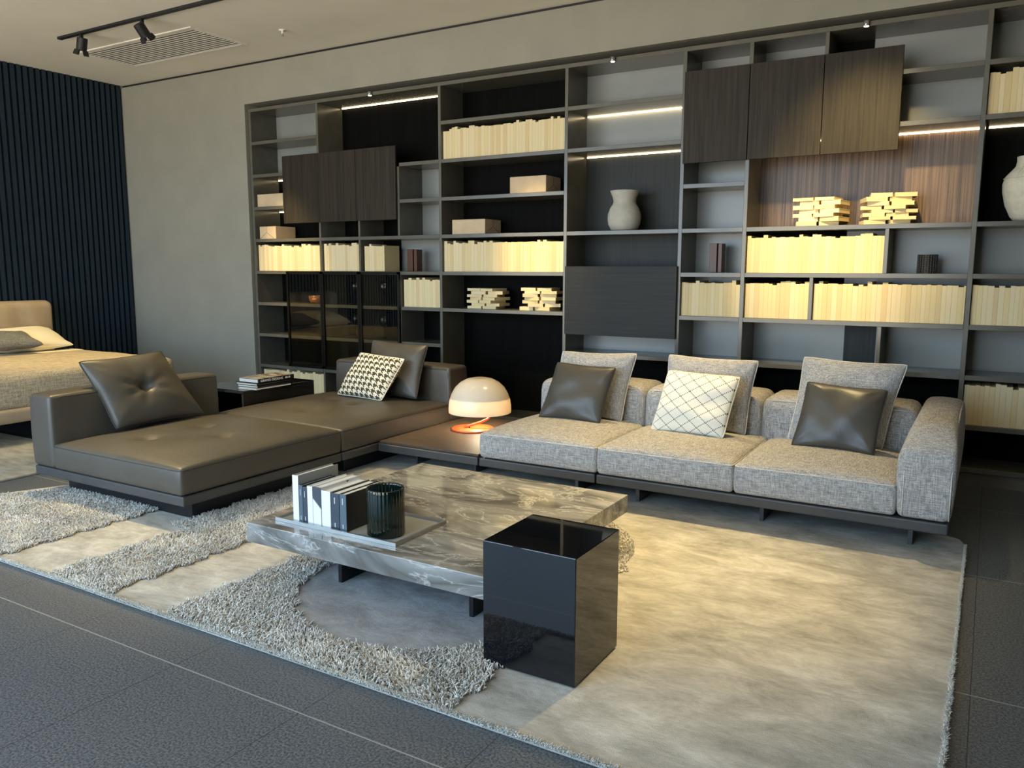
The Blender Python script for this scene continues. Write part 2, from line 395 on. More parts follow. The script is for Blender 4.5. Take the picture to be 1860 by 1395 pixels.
# ================================================================== the room
XL,ZC=-3.543,3.383
fl=struct(box('floor',XL-.3,8.0,-7.4,.6,-.1,0,M['floor']))
fl.data.transform(Matrix.Translation(fl.location)); fl.location=(0,0,0)   # origin at 0 so the joints sit where they do
struct(box('ceiling',XL-.3,8.0,-7.4,.6,ZC,ZC+.15,M['ceiling']))
YF=-.03
struct(box('wall_back',XL-.2,-1.592,YF,.45,0,ZC-.022,M['wall']))
struct(box('wall_back_upper',-1.592,6.11,YF,.45,2.995,ZC-.022,M['wall']))
struct(box('wall_back_right',6.11,8.0,YF,.45,0,ZC-.022,M['wall']))
struct(box('wall_niche',-1.592,6.11,.40,.45,0,2.995,M['black_trim']))
struct(box('trim_1',XL,8.0,YF+.012,.3,ZC-.022,ZC,M['black_trim']))
struct(box('wall_right',7.9,8.1,-7.4,.45,0,ZC,M['wall']))
# shop front behind the camera: slim mullions, open glazing bays
struct(box('wall_front_blocker',4.25,8.1,-7.6,-7.4,0,ZC,M['wall']))  # unseen wall added to block daylight on the right
fr=[boxvf(XL,4.25,-7.45,-7.39,ZC-.12,ZC),boxvf(XL,4.25,-7.45,-7.39,0,.06)]
for k in range(5): fr.append(boxvf(XL+.1+k*1.62,XL+.16+k*1.62,-7.45,-7.39,.06,ZC-.12))
v,f=join(fr); struct(link_mesh('window_1',v,f,M['black_trim']))
# slatted left wall: one ribbed mesh
V,F=[],[]; y=-7.4; parts=[boxvf(XL-.25,XL-.03,-7.4,YF,0,ZC)]
while y<YF-.02:
    parts.append(boxvf(XL-.035,XL,y,y+.038,0,ZC)); y+=.063
V,F=join(parts); struct(link_mesh('wall_left',V,F,M['slat']))

# ceiling track and spotlight heads
def track(y,x0,x1,label):
    t=thing('ceiling_track',label,'track light',((x0+x1)/2,y,ZC-.02))
    box('rail',x0,x1,y-.02,y+.02,ZC-.02,ZC+.004,M['black_trim'],t,.002)
    box('end_cap',x0-.012,x0,y-.021,y+.021,ZC-.021,ZC+.004,M['black_trim'],t)
    return t
track(-1.48,-2.24,6.4,'black lighting track on the ceiling running past the air vent')
track(-2.60,-1.6,1.2,'black lighting track on the ceiling out above the leather chaise')
track(-.80,2.1,6.4,'black lighting track on the ceiling above the sofa back')
proto=None
def spothead(i,x,y,aim,watts,cone,blend):
    z=ZC-.105
    lab={0:'black track spotlight nearest the left slatted wall',1:'black track spotlight above the middle of the air vent',2:'black track spotlight above the leather corner seat',3:'black track spotlight aimed at the black-backed bookcase bay',4:'black track spotlight aimed at the bookcase under the upper doors',5:'black track spotlight washing the right bookcase bay',6:'black track spotlight over the sofa seat nearest the lamp',7:'black track spotlight over the middle sofa seat',8:'black track spotlight aimed at the open rug before the sofa',9:'black track spotlight aimed at the marble coffee table',10:'black track spotlight aimed at the chaise seat',11:'black track spotlight aimed at the bed',12:'black track spotlight aimed at the shaggy rug stripes'}[i]
    t=thing('track_spotlight',lab,'spotlight',(x,y,z),'ceiling track spotlights')
    d=(Vector(aim)-Vector((x,y,z))).normalized(); q=d.to_track_quat('-Z','Y').to_matrix()
    def tr(v): return [tuple(Vector((x,y,z))+q@Vector(p)) for p in v]
    v,f=lathevf([(.001,.055),(.040,.055),(.043,.05),(.043,-.05),(.038,-.052),(.038,-.03),(.001,-.03)],20)
    link_mesh('housing',tr(v),f,M['black_trim'],t)
    fl=[]
    for a in range(4):
        c,s=math.cos(a*math.pi/2),math.sin(a*math.pi/2); bx=boxvf(.040,.046,-.028,.028,-.085,-.045)
        ang=.35; vv=[]
        for (px,py,pz) in bx[0]:
            px2=px+( -pz-.045)*math.sin(ang); vv.append((px2*c-py*s,px2*s+py*c,pz))
        fl.append((vv,bx[1]))
    v,f=join(fl); link_mesh('barn_door',tr(v),f,M['black_trim'],t)
    box('mounting_stem',x-.012,x+.012,y-.012,y+.012,z+.03,ZC-.012,M['black_trim'],t)
    v,f=lathevf([(.001,-.034),(.034,-.034),(.034,-.031),(.001,-.031)],20); link_mesh('lens',tr(v),f,M['lens'],t)
    light('SPOT','track_spotlight_beam',tuple(Vector((x,y,z))+d*.10),watts*SPK,WARM,aim,spot_size=math.radians(cone),spot_blend=blend,shadow_soft_size=.045)
for i,s in enumerate(SPOTS): spothead(i,s[0][0],s[0][1],s[1],s[2],s[3],s[4])
# linear air vent
t=thing('air_vent','long white louvred air vent in the ceiling','vent',(-1.8,-.82,ZC-.01))
fx0,fx1,fy0,fy1=-2.60,-.98,-1.11,-.50
v,f=join([boxvf(fx0,fx1,fy0,fy0+.035,ZC-.009,ZC+.003),boxvf(fx0,fx1,fy1-.035,fy1,ZC-.009,ZC+.003),boxvf(fx0,fx0+.04,fy0+.035,fy1-.035,ZC-.009,ZC+.003),boxvf(fx1-.04,fx1,fy0+.035,fy1-.035,ZC-.009,ZC+.003)])
link_mesh('frame',v,f,M['ceiling'],t)
box('backing',fx0+.03,fx1-.03,fy0+.03,fy1-.03,ZC-.004,ZC+.002,M['black_trim'],t)
ps=[]
for k in range(13):
    y=fy0+.055+k*.0415
    bv,bf=boxvf(fx0+.04,fx1-.04,y-.0095,y+.0095,ZC-.008,ZC-.0062); ps.append(([(a,b,c) for a,b,c in bv],bf))
v,f=join(ps); link_mesh('louvre_slats',v,f,M['ceiling'],t)
t=thing('sprinkler','small ceiling sprinkler beside the air vent','sprinkler',(-.39,-.647,ZC-.04))
v,f=lathevf([(.03,ZC),(.03,ZC-.006),(.010,ZC-.008),(.010,ZC-.03),(.001,ZC-.03)],16,(-.39,-.647)); link_mesh('escutcheon',v,f,M['ceiling'],t,True)
v,f=lathevf([(.002,ZC-.028),(.004,ZC-.045),(.014,ZC-.047),(.001,ZC-.05)],12,(-.39,-.647)); link_mesh('head',v,f,M['steel'],t,True)

# ================================================================== the wall bookcase
ZT=2.936; P_=.32; Z=lambda k: ZT-P_*k
V0,V0a,V0b,V0c,V1,V2,V3,V3a,V3b,V4,V5=-1.562,-.655,-.160,.310,.771,1.993,2.945,3.418,3.91,4.837,6.06
D=.355; HW=.014; HS=.0155
bc=thing('wall_bookcase','floor-to-ceiling built-in bookcase in taupe lacquer covering the back wall','bookcase',(2.2,.17,0))
for x in (V0,V1,V2,V3,V3a,V4,V5): box('side_panel',x-HW,x+HW,0,D,.0,ZT+HS,M['lacquer'],bc,.0015,1)
box('top_panel',V0-HW,V5+HW,-.002,D,ZT-HS,ZT+HS,M['lacquer'],bc,.0015,1)
def div(x,ka,kb): box('divider',x-.012,x+.012,.001,D-.01,Z(kb)+HS,Z(ka)-HS,M['lacquer'],bc,.0015,1)
def shelf(xa,xb,k): box('shelf',xa+HW,xb-HW,.0,D-.01,Z(k)-HS,Z(k)+HS,M['lacquer'],bc,.0015,1)
for k in (1,2,3): shelf(V0,V0a,k)
for k in (4,5): shelf(V0,V1,k)
for k in (6,7,8): shelf(V0,V0a,k); shelf(V0a,V0b,k); shelf(V0b,V0c,k)
for k in (2,3,6,7): shelf(V0c,V1,k)
div(V0a,0,4); div(V0a,4,5); div(V0a,5,8.86); div(V0b,3,4); div(V0b,4,5); div(V0b,5,8.86); div(V0c,2,4); div(V0c,5,8.86)
for k in (1,2,3,4,5,6): shelf(V1,V2,k)
for k in (1,2,4,5,6,7): shelf(V2,V3,k)
for k in (1,2,3,4,5,6,7): shelf(V3,V3a,k)
for k in (1,2,4,5,6,7): shelf(V3a,V4,k)
div(V3b,0,1); div(V3b,1,2); div(4.345,4,5); div(3.889,5,6); div(4.337,6,7)
for k in (1,2,4,5,6,7,8): shelf(V4,V5,k)
for xa,xb in ((V0,V1),(V1,V2),(V2,V3),(V3,V3a),(V3a,V4),(V4,V5)):
    box('bottom_panel',xa+HW,xb-HW,.0,D-.01,.085,.118,M['lacquer'],bc,.0015,1)
box('plinth',V0,V5,.02,.05,0,.085,M['plinth'],bc)
def back(xa,xb,ka,kb,mt): box('back_panel',xa,xb,D-.012,D,Z(kb),Z(ka),M[mt],bc)
back(V0,V0a,0,2,'greyback'); back(V0,V0a,2,9.1,'black')
back(V0a,V1,0,2,'black'); back(V0a,V0c,2,3,'black'); back(V0c,V1,2,4,'greyback'); back(V0a,-.40,3,4,'black'); back(-.40,V0b,3,4,'greyback'); back(V0b,V0c,3,4,'black')
back(V0a,.065,4,5,'black'); back(.065,V1,4,5,'greyback'); back(V0a,V1,5,9.1,'black')
back(V1,V2,0,9.1,'black')
back(V2,V3,0,2,'greyback'); back(V2,V3,2,6,'darkwood'); back(V2,V3,6,7,'greyback'); back(V2,V3,7,9.1,'black')
back(V3,V3a,0,7,'greyback'); back(V3,V3a,7,9.1,'black')
back(V3a,3.885,0,1,'greyback'); back(3.885,4.156,0,1,'black'); back(4.156,V4,0,1,'greyback'); back(V3a,V4,1,2,'greyback')
back(V3a,V4,2,4,'stripe'); back(V3a,4.05,4,6,'black'); back(4.05,V4,4,6,'greyback')
back(V3a,4.072,6,7,'greyback'); back(4.072,4.282,6,7,'darkwood'); back(4.282,V4,6,7,'greyback'); back(V3a,V4,7,9.1,'black')
back(V4,V5,0,2,'greyback'); back(V4,V5,2,4,'black'); back(V4,V5,4,8,'greyback'); back(V4,V5,8,9.1,'black')
# sliding doors, flap, glass doors
for x0,x1 in ((-1.107,-.637),(-.633,-.170),(-.166,.300)): box('door',x0,x1,-.024,-.003,1.815,2.460,M['oak'],bc,.001,1)
for x0,x1 in ((2.955,3.416),(3.421,3.902),(3.907,4.376)): box('door',x0,x1,-.024,-.003,2.136,2.775,M['oak'],bc,.001,1)
box('flap',2.008,2.938,-.026,-.003,.855,1.397,M['oakh'],bc,.001,1)
for x0,x1 in ((-1.107,-.637),(-.633,-.160),(-.156,.318)):
    z0,z1=.40,1.347
    v,f=join([boxvf(x0,x0+.022,-.024,-.003,z0,z1),boxvf(x1-.022,x1,-.024,-.003,z0,z1),boxvf(x0,x1,-.024,-.003,z0,z0+.022),boxvf(x0,x1,-.024,-.003,z1-.022,z1)])
    g=link_mesh('glass_door',v,f,M['bronze'],bc)
    box('pane',x0+.018,x1-.018,-.016,-.010,z0+.018,z1-.018,M['smoked'],g)
# LED strips tucked under shelves at the back
for x0,x1,k in ((V0a+.03,V1-.02,0),(V2+.03,V3-.02,1),(V2+.03,V3-.02,2),(V3a+.03,V4-.02,2),(V4+.03,V5-.02,2),(V0+.03,V0a-.02,2),(V0+.03,V0a-.02,3)):
    box('led_strip',x0,x1,.322,.334,Z(k)-HS-.006,Z(k)-HS-.0005,M['led'],bc)
# three tiny spots let into the top panel
for i,(x,lab) in enumerate(((.021,'tiny lit downlight in the bookcase top over the left bays'),(2.387,'tiny lit downlight in the bookcase top over the vase bay'),(4.145,'tiny lit downlight in the bookcase top right of the three upper doors'))):
    t=thing('downlight',lab,'downlight',(x,-.012,ZT),'tiny downlights on the bookcase top edge')
    v,f=lathevf([(.016,ZT-.018),(.018,ZT-.010),(.018,ZT+.014),(.001,ZT+.016)],16,(x,-.018)); link_mesh('housing',v,f,M['steel'],t,True)
    v,f=lathevf([(.001,ZT-.024),(.012,ZT-.022),(.0155,ZT-.0185),(.001,ZT-.018)],16,(x,-.018)); link_mesh('lens',v,f,M['lens'],t,True)

# ================================================================== books on the shelves
bv,bf=boxvf(-.5,.5,0,1,0,1)
def bookmesh(name,mt):
    # block with a slightly rounded spine and covers standing proud of the pages
    s=[(-.5,.004),(-.5,1),(-.38,1),(-.38,.985),(.38,.985),(.38,1),(.5,1),(.5,.004),(.46,.001),(.35,0),(-.35,0),(-.46,.001)]
    n=len(s); V=[(x,y,0) for x,y in s]+[(x,y,1) for x,y in s]; F=[tuple(range(n)),tuple(range(2*n-1,n-1,-1))]+[((i+1)%n,i,i+n,(i+1)%n+n) for i in range(n)]
    me=bpy.data.meshes.new(name); me.from_pydata(V,[],F); me.materials.append(mt); me.update(); return me
BM=[bookmesh('blank_book_a',M['cream']),bookmesh('blank_book_b',M['cream2']),bookmesh('blank_book_c',M['cream3'])]
bproto=[bpy.data.objects.new('blank_book',b) for b in BM]
def row(x0,x1,k,where,zs=None,h0=.246,wmin=.024,wmax=.036,y0=.028,seed=0):
    rs=random.Random(seed); x=x0; z=(Z(k)+HS if zs is None else zs)+.0005; out=[]
    while x<x1-.012:
        w=min(rs.uniform(wmin,wmax),x1-x)
        if x1-x-w<.012: w=x1-x
        r=rs.random(); h=h0+(rs.uniform(-.004,.004) if r<.72 else rs.choice((.014,.018,-.012)))
        out.append((x,w,h)); x+=w
    for i,(x,w,h) in enumerate(out):
        o=bproto[rs.choice((0,0,1,1,2))].copy(); COL.objects.link(o); o.location=(x+w/2,y0+rs.choice((0,0,.0,.001)),z); o.scale=(w-.0004,.22,h)
        nn=len(out); fr_='left' if i<nn/2 else 'right'; q=(i if fr_=='left' else nn-1-i)
        od='%s'%(('first','second','third')[q] if q<3 else '%dth'%(q+1))
        lab='%s cream blank book from the %s, %s'%(od,fr_,where)
        tag(o,lab,'book','blank cream books: '+where)
row(-1.540,-.679,5,'bright left row above glass doors',seed=1)
row(-.635,-.190,5,'middle row above glass doors',seed=2)
row(-.125,.112,5,'short row above right glass door',h0=.232,seed=3)
row(.335,.745,6,'small cell right of glass doors',seed=4)
row(.789,1.975,2,'upper row of black bay',seed=5)
row(.789,1.975,5,'spotlit lower row of black bay',seed=6)
row(2.962,3.398,6,'cell under tall brown block',seed=7)
row(3.436,4.330,5,'spotlit row under two book stacks',seed=8)
row(3.436,3.873,6,'short row above sofa middle',seed=9)
row(3.905,4.820,6,'long row above sofa right',seed=10)
row(4.855,5.35,6,'middle row at right picture edge',seed=11)
row(4.855,5.25,2,'topmost row at right picture edge',seed=12)
row(4.855,5.35,8,'lowest row beside sofa arm',h0=.255,seed=13)
row(-1.535,-.675,9,'bottom row behind side table',zs=.118,h0=.215,wmin=.03,wmax=.045,seed=14)
# crossed stacks
def stack(cx,cy,k,layers,where,rot=0,seed=0,L=.215,W=.15,tall=.027):
    rs=random.Random(seed); z=Z(k)+HS+.0005
    for j in range(layers):
        th=rs.uniform(tall*.8,tall*1.15)
        al=rs.uniform(-.24,.24)+rot; dx_=(.022 if j%2 else -.022)
        for s in (-1,1):
            a=al+rs.uniform(-.03,.03)
            o=bproto[rs.choice((0,1))].copy(); COL.objects.link(o)
            # lies flat: local z (height) -> length, local x (thickness) -> up
            ca,sa=math.cos(a),math.sin(a)
            bx,by=cx+dx_+s*.073*math.cos(al),cy+s*.073*math.sin(al)+rs.uniform(-.012,.012)
            R=Matrix(((ca,-sa,0),(sa,ca,0),(0,0,1)))@Matrix(((0,1,0),(0,0,1),(1,0,0)))@Matrix.Diagonal((1,1,1))
            Lx=rs.uniform(.128,.138); Ly=rs.uniform(.19,.22)
            Sm=Matrix.Diagonal((th-.0006,Lx,Ly))
            m3=R@Sm; c=m3@Vector((0,.5,.5))
            mw=m3.to_4x4(); mw.translation=Vector((bx-c.x,by-c.y,z+th/2-c.z+0)); 
            mw.translation.z=z+th/2
            o.matrix_world=mw
            side='left' if s<0 else 'right'
            lab='cream book, %s layer up, %s side of %s'%(('first','second','third','fourth','fifth','sixth','seventh','eighth')[j],side,where)
            tag(o,lab,'book','crossed books: '+where)
        z+=th
stack(1.165,.165,6,7,'left stack on low black shelf',seed=21)
stack(1.705,.165,6,7,'right stack on low black shelf',rot=.2,seed=22)
stack(3.90,.165,4,7,'left stack before brown wood',seed=23)
stack(4.325,.165,4,8,'right stack before brown wood',rot=.15,seed=24,)
# wrapped boxes
def wbox(x0,x1,k,h,label,side,y0=.03,dp=.26):
    z=Z(k)+HS+.0005; t=thing('wrapped_box',label,'box',((x0+x1)/2,y0+dp/2,z),'paper wrapped boxes on the shelves')
    box('paper_wrap',x0,x1,y0,y0+dp,z,z+h,M['paper'],t,.004,2)
    # folded end: three creases meeting on the end face
    if side=='r':
        c=Vector((x1+.0005,y0+dp*.5,z+h*.5)); ends=[(x1+.0005,y0+.004,z+.004),(x1+.0005,y0+dp-.004,z+.004),(x1+.0005,y0+dp*.5,z+h-.004)]
    else:
        cx=x0+.10; c=Vector((cx,y0-.0005,z+h*.52)); ends=[(x0+.01,y0-.0005,z+.004),(cx+.10,y0-.0005,z+.004),(cx,y0-.0005,z+h-.004)]
    v,f=join([tubevf([tuple(c),e],.0016,5) for e in ends]); link_mesh('fold_crease',v,f,M['fold'],t)
wbox(-1.53,-1.17,3,.125,'tan paper-wrapped box on the left edge shelf, upper of two','r')
wbox(-1.515,-1.285,4,.125,'tan paper-wrapped box on the left edge shelf, lower of two','f',dp=.27)
wbox(1.46,1.80,3,.135,'tan wrapped box at the right end of the black bay, upper shelf','r')
wbox(.875,1.215,4,.125,'tan wrapped box at the left of the black bay, above the spotlit row','r')
# vases
def lathe_obj(name,label,cat,prof,c,mt,z,group=None):
    v,f=lathevf([(r,z+h) for r,h in prof],48,c); return tag(link_mesh(name,v,f,mt,None,True),label,cat,group)
z4=Z(4)+HS+.0005
pr=[(.085,0),(.105,.012),(.124,.05),(.130,.09),(.128,.13),(.112,.175),(.092,.205),(.086,.225),(.090,.25),(.104,.285),(.114,.308),(.109,.308),(.098,.285),(.084,.25),(.08,.225),(.10,.17),(.11,.10),(.001,.02)]
lathe_obj('vase','pale grey ceramic vase with a flared neck in the lit bay','vase',pr,(2.44,.14),M['ceram'],z4)
vt=thing('vase','big cream ceramic vase with raised ridges at the right picture edge','vase',(5.13,.15,z4))
pr=[(.085,0),(.11,.03),(.142,.10),(.160,.18),(.163,.23),(.150,.275),(.118,.312),(.099,.335),(.094,.365),(.096,.392),(.090,.392),(.088,.36),(.001,.30)]
v,f=lathevf([(r,z4+h) for r,h in pr],48,(5.13,.15)); link_mesh('body',v,f,M['ceram2'],vt,True)
ridges=[tubevf([(5.13+.157*math.cos(a),.15+.157*math.sin(a),z4+.262) for a in np.linspace(0,2*math.pi,49)[:-1]],.0035,5,True)]
for a in (-2.2,-1.2,-.3):
    ridges.append(tubevf([(5.13+r*math.cos(a),.15+r*math.sin(a),z4+h) for r,h in ((.158,.262),(.135,.295),(.101,.333),(.096,.365),(.0975,.392))],.0035,5))
v,f=join(ridges); link_mesh('ridge',v,f,M['ceram2'],vt,True)
# small ornaments
z5=Z(5)+HS+.0005
def ornament(x0,x1,h,label,y0=.12,dp=.10,gap=True):
    w=(x1-x0); v,f=join([boxvf(x0,x0+w*.62,y0,y0+dp,z5,z5+h),boxvf(x0+w*.68,x1,y0+.012,y0+dp,z5,z5+h*.99),boxvf(x0+w*.5,x0+w*.8,y0+.03,y0+dp-.01,z5,z5+h*.97)])
    tag(bev(link_mesh('wooden_block',v,f,M['brownwood']),.002),label,'ornament','brown wooden block ornaments')
ornament(.305,.405,.20,'reddish brown upright block ornament right of the short book row')
ornament(3.135,3.225,.215,'taller reddish brown block ornament in the narrow grey cell')
# perforated pen pot: open wire cylinder
cx,cy,R_=4.583,.15,.058
ps=[]
for k in range(22):
    a=2*math.pi*k/22; ps.append(tubevf([(cx+R_*math.cos(a),cy+R_*math.sin(a),z5+.003),(cx+R_*math.cos(a),cy+R_*math.sin(a),z5+.118)],.0042,4))
for j in range(11):
    z=z5+.003+.115*j/10; ps.append(tubevf([(cx+R_*math.cos(a),cy+R_*math.sin(a),z) for a in np.linspace(0,2*math.pi,29)[:-1]],.0042,4,True))
v,f=join(ps); t=thing('perforated_cup','black perforated cylinder in the grey cell right of the spotlit books','cup',(cx,cy,z5)); link_mesh('mesh_wall',v,f,M['perf'],t)
v,f=lathevf([(.001,z5),(.056,z5),(.056,z5+.003),(.001,z5+.003)],24,(cx,cy)); link_mesh('base',v,f,M['perf'],t)
v,f=lathevf([(.050,z5+.003),(.050,z5+.115),(.046,z5+.115),(.046,z5+.004),(.001,z5+.004)],24,(cx,cy)); link_mesh('inner_cup',v,f,M['perf'],t)
# behind the smoked glass
z6=Z(6)+HS+.0005; z7=Z(7)+HS+.0005
t=thing('bowl','small amber bowl with a bright rim behind the left glass door','bowl',(-.845,.12,z6))
v,f=lathevf([(r,z6+h) for r,h in ((.03,0),(.06,.006),(.074,.03),(.078,.072),(.074,.072),(.068,.03),(.001,.012))],32,(-.845,.12)); link_mesh('cup_body',v,f,M['amber'],t,True)
v,f=tubevf([(-.845+.076*math.cos(a),.12+.076*math.sin(a),z6+.073) for a in np.linspace(0,2*math.pi,33)[:-1]],.003,6,True); link_mesh('rim',v,f,M['steel'],t,True)
gv,gf=lathevf([(.034,0),(.034,.002),(.008,.006),(.0035,.012),(.0035,.10),(.012,.108),(.034,.125),(.047,.155),(.046,.19),(.036,.225),(.035,.225),(.045,.19),(.0455,.155),(.033,.127),(.001,.112)],28)
gm=bpy.data.meshes.new('wine_glass'); gm.from_pydata(gv,[],gf); gm.materials.append(M['clear']); gm.polygons.foreach_set('use_smooth',[True]*len(gm.polygons))
gp=bpy.data.objects.new('wine_glass',gm)
for x,y,z,lab in ((-.40,.20,z6,'clear wine glass on the upper shelf, half hidden by the door frame'),(-.045,.20,z6,'clear wine glass on the upper shelf behind the right glass door'),(-.40,.20,z7,'clear wine glass on the lower shelf, half hidden by the door frame'),(-.055,.20,z7,'clear wine glass on the lower shelf behind the right glass door')):
    o=gp.copy(); COL.objects.link(o); o.location=(x,y,z); tag(o,lab,'glass','wine glasses behind the smoked glass')

# ================================================================== rugs
RO=[(-.55,-3.935),(4.945,-3.935),(4.945,-1.36),(4.915,-1.27),(4.83,-1.22),(.12,-1.22),(.12,-2.75),(-.02,-3.08),(-.15,-3.35),(-.32,-3.62)]
rug=thing('area_rug','large cream rug with thick shaggy stripes under the sofa and coffee table','rug',(2.3,-2.6,0))
RH=.016
n=len(RO); v=[(x,y,0.001) for x,y in RO]+[(x,y,RH) for x,y in RO]; f=[tuple(range(n-1,-1,-1)),tuple(range(n,2*n))]+[(i,(i+1)%n,(i+1)%n+n,i+n) for i in range(n)]
bev(link_mesh('low_pile',v,f,M['pile'],rug),.005)
CX,CY,CR=3.0,-3.18,.57
v,f=lathevf([(CR+.03,RH-.002),(CR+.02,RH+.003),(.001,RH+.003)],64,(CX,CY)); link_mesh('shaded_disc',v,f[:-1],M['pile_shaded'],rug)  # round gap in the shag, painted grey for the table's shade
def edge(a,s): return .012*np.sin(a*31+s)+.008*np.sin(a*67+2*s)
def in_shag(x,y):
    base=(y>-3.925)&(y<-1.3)
    s1=(x<1.0+edge(y,1))&(x>-.50+.75*(y+3.93))&(y<-2.7)
    s2=(x>np.where(y<-3.2,1.42,1.30)+edge(y,2))&(x<1.86+edge(y,3))&(y<-2.0)
    s3=(x>2.23+edge(y,4))&(x<3.62+edge(y,5))&((x-CX)**2+(y-CY)**2>(CR+edge(np.arctan2(y-CY,x-CX),1)*.6)**2)&((y<-2.5)|((x-2.93)**2+(y+2.5)**2<.66**2))
    return base&(s1|s2|s3)
def shag(npts):
    x=RNG.uniform(-.6,3.7,npts*3); y=RNG.uniform(-3.93,-1.3,npts*3); k=in_shag(x,y); x=x[k][:npts]; y=y[k][:npts]
    tufts('shaggy_stripes',x,y,(.016,.030),(.6,1.3),(.0028,.0046),M['shag'])
def fuzz(n_):
    a=RNG.uniform(0,1,n_); e=RNG.normal(0,.0035,n_)
    x=np.concatenate([-.5+5.44*a, np.full(n_//3,4.943)+RNG.normal(0,.0025,n_//3)]); y=np.concatenate([-3.938+e, RNG.uniform(-3.93,-1.36,n_//3)])
    tufts('pile_edge',x,y,(.008,.020),(.5,1.5),(.0012,.0022),M['fuzz'])
def tufts(name,x,y,LR,LE,WR,mt):
    m_=len(x); near_=np.where((y>-2.75)&(x>2.3),.55,1.0)
    # clumped lean direction from a smooth field
    th=1.5*np.sin(x*9+np.cos(y*7)*2)+1.7*np.cos(y*11+x*4)+RNG.normal(0,1.3,m_); L=RNG.uniform(*LR,m_)*near_; lean=RNG.uniform(*LE,m_); w=RNG.uniform(*WR,m_)
    dirx,diry=np.cos(th),np.sin(th); sx,sy=-diry,dirx
    SEG=3; rows=[]
    curl=RNG.normal(0,1.3,m_)
    px,py,pz=x.copy(),y.copy(),np.full(m_,RH-.002); ang=np.zeros(m_)
    for s in range(SEG+1):
        t=s/SEG; ww=w*(1.0-.35*t) if s<SEG else w*.25
        for a in (0,2.09,4.19):
            c,q=math.cos(a),math.sin(a)
            rows.append(np.stack([px+ww*(c*sx),py+ww*(c*sy),pz+ww*q*.9+.001],1))
        ang=lean*(t+.15)*1.25; step=L/SEG
        cx_,sx_=np.cos(th+curl*t),np.sin(th+curl*t)
        px=px+step*np.sin(ang)*cx_; py=py+step*np.sin(ang)*sx_; pz=pz+step*np.cos(ang)
    Vv=np.stack(rows,1)                      # m, (SEG+1)*3, 3
    nv=Vv.shape[1]; fq=[]
    for s in range(SEG):
        for k in range(3):
            k2=(k+1)%3; fq.append((s*3+k,s*3+k2,(s+1)*3+k2,(s+1)*3+k))
    fq=np.array(fq); Fq=(fq[None]+(np.arange(m_)*nv)[:,None,None]).reshape(-1,4)
    me=bpy.data.meshes.new(name); me.vertices.add(m_*nv); me.vertices.foreach_set('co',(Vv.reshape(-1,3)-np.array(wloc(rug))).ravel())
    me.loops.add(len(Fq)*4); me.loops.foreach_set('vertex_index',Fq.ravel()); me.polygons.add(len(Fq))
    me.polygons.foreach_set('loop_start',np.arange(len(Fq))*4); me.polygons.foreach_set('use_smooth',np.ones(len(Fq),bool)); me.update(calc_edges=True)
    me.materials.append(mt); o=bpy.data.objects.new(name,me); COL.objects.link(o); o.parent=rug; o['kind']='stuff'; return o
shag(105000); fuzz(22000)
tag(box('bedside_rug',-3.2,-.47,-3.72,-2.35,.001,.016,M['rug2'],None,.004),'worn beige rug on the floor at the foot of the bed','rug')

# ================================================================== leather chaise (left) and corner seat
def seam(parent,path,mt,r=.004,name='piping'):
    v,f=tubevf(path,r,6,True); link_mesh(name,v,f,mt,parent,smooth=True)
ch=thing('leather_chaise','low taupe leather chaise with one side arm, nearest the bed','sofa',(.7,-2.6,0))
box('base_frame',.0,1.388,-3.19,-1.985,.128,.183,M['belt'],ch,.008,3)
box('plinth_foot',.12,1.283,-3.06,-2.14,.016,.128,M['legs'],ch,.003)
rbox('seat_cushion',(.222,1.39,-3.20,-1.985,.186,.335),M['leather'],ch,r=.022,n=(26,26,4),
     deform=crown(.055,tufts=((-.12,-.28),(-.12,.12),(.22,-.02)),td=.042,tr=.085,wr=.007,seed=3,bulge=.004))
rbox('arm',(-.002,.218,-3.195,-1.985,.184,.625),M['leather'],ch,r=.024,n=(6,20,8),deform=crown(.012,bulge=.006,wr=.002,seed=5))
seam(ch,rim_path(.224,1.388,-3.198,-1.987,.322,.022),M['piping_d'])
seam(ch,[(.2165,-3.186+.012,.20),(.2165,-3.176,.57),(.2165,-3.16,.604),(.2165,-3.12,.612),(.2165,-2.06,.612),(.2165,-2.02,.60),(.2165,-2.0,.57),(.2165,-2.0,.2)],M['piping_d'],.003)
co=thing('leather_corner_seat','deep taupe leather corner seat with a low back against the bookcase','sofa',(.78,-1.2,0))
box('base_frame',.17,1.388,-1.978,-.50,.128,.183,M['belt'],co,.008,3)
box('plinth_foot',.3,1.28,-1.85,-.66,.016,.128,M['legs'],co,.003)
rbox('seat_cushion',(.165,1.39,-1.98,-.755,.186,.335),M['leather'],co,r=.022,n=(26,26,4),
     deform=crown(.055,tufts=((-.15,.12),(.15,.02),(.0,-.3)),td=.042,tr=.085,wr=.007,seed=8,bulge=.004))
rbox('backrest',(.20,1.385,-.752,-.50,.184,.612),M['leather'],co,r=.026,n=(22,5,8),deform=crown(.012,bulge=.006,wr=.003,seed=9))
seam(co,rim_path(.167,1.388,-1.978,-.757,.322,.022),M['piping_d'])
seam(co,[(.215,-.752,.21),(.215,-.752,.57),(.235,-.752,.597),(1.35,-.752,.597),(1.37,-.752,.57),(1.37,-.752,.21)],M['piping_d'],.003)
PB='cushion_cover'
pillow('leather_cushion','large taupe leather tufted cushion leaning on the chaise arm','cushion',(.12,-2.95,.803),(.12,-2.36,.820),(.36,-2.22,.385),(.33,-2.86,.372),.17,M['leather'],M['piping_d'],seed=4,tuft=True)
pillow('leather_cushion','taupe leather back cushion behind the houndstooth cushion','cushion',(.64,-.78,.803),(1.21,-.78,.790),(1.20,-.93,.375),(.66,-.93,.375),.15,M['leather'],M['piping_d'],seed=6)
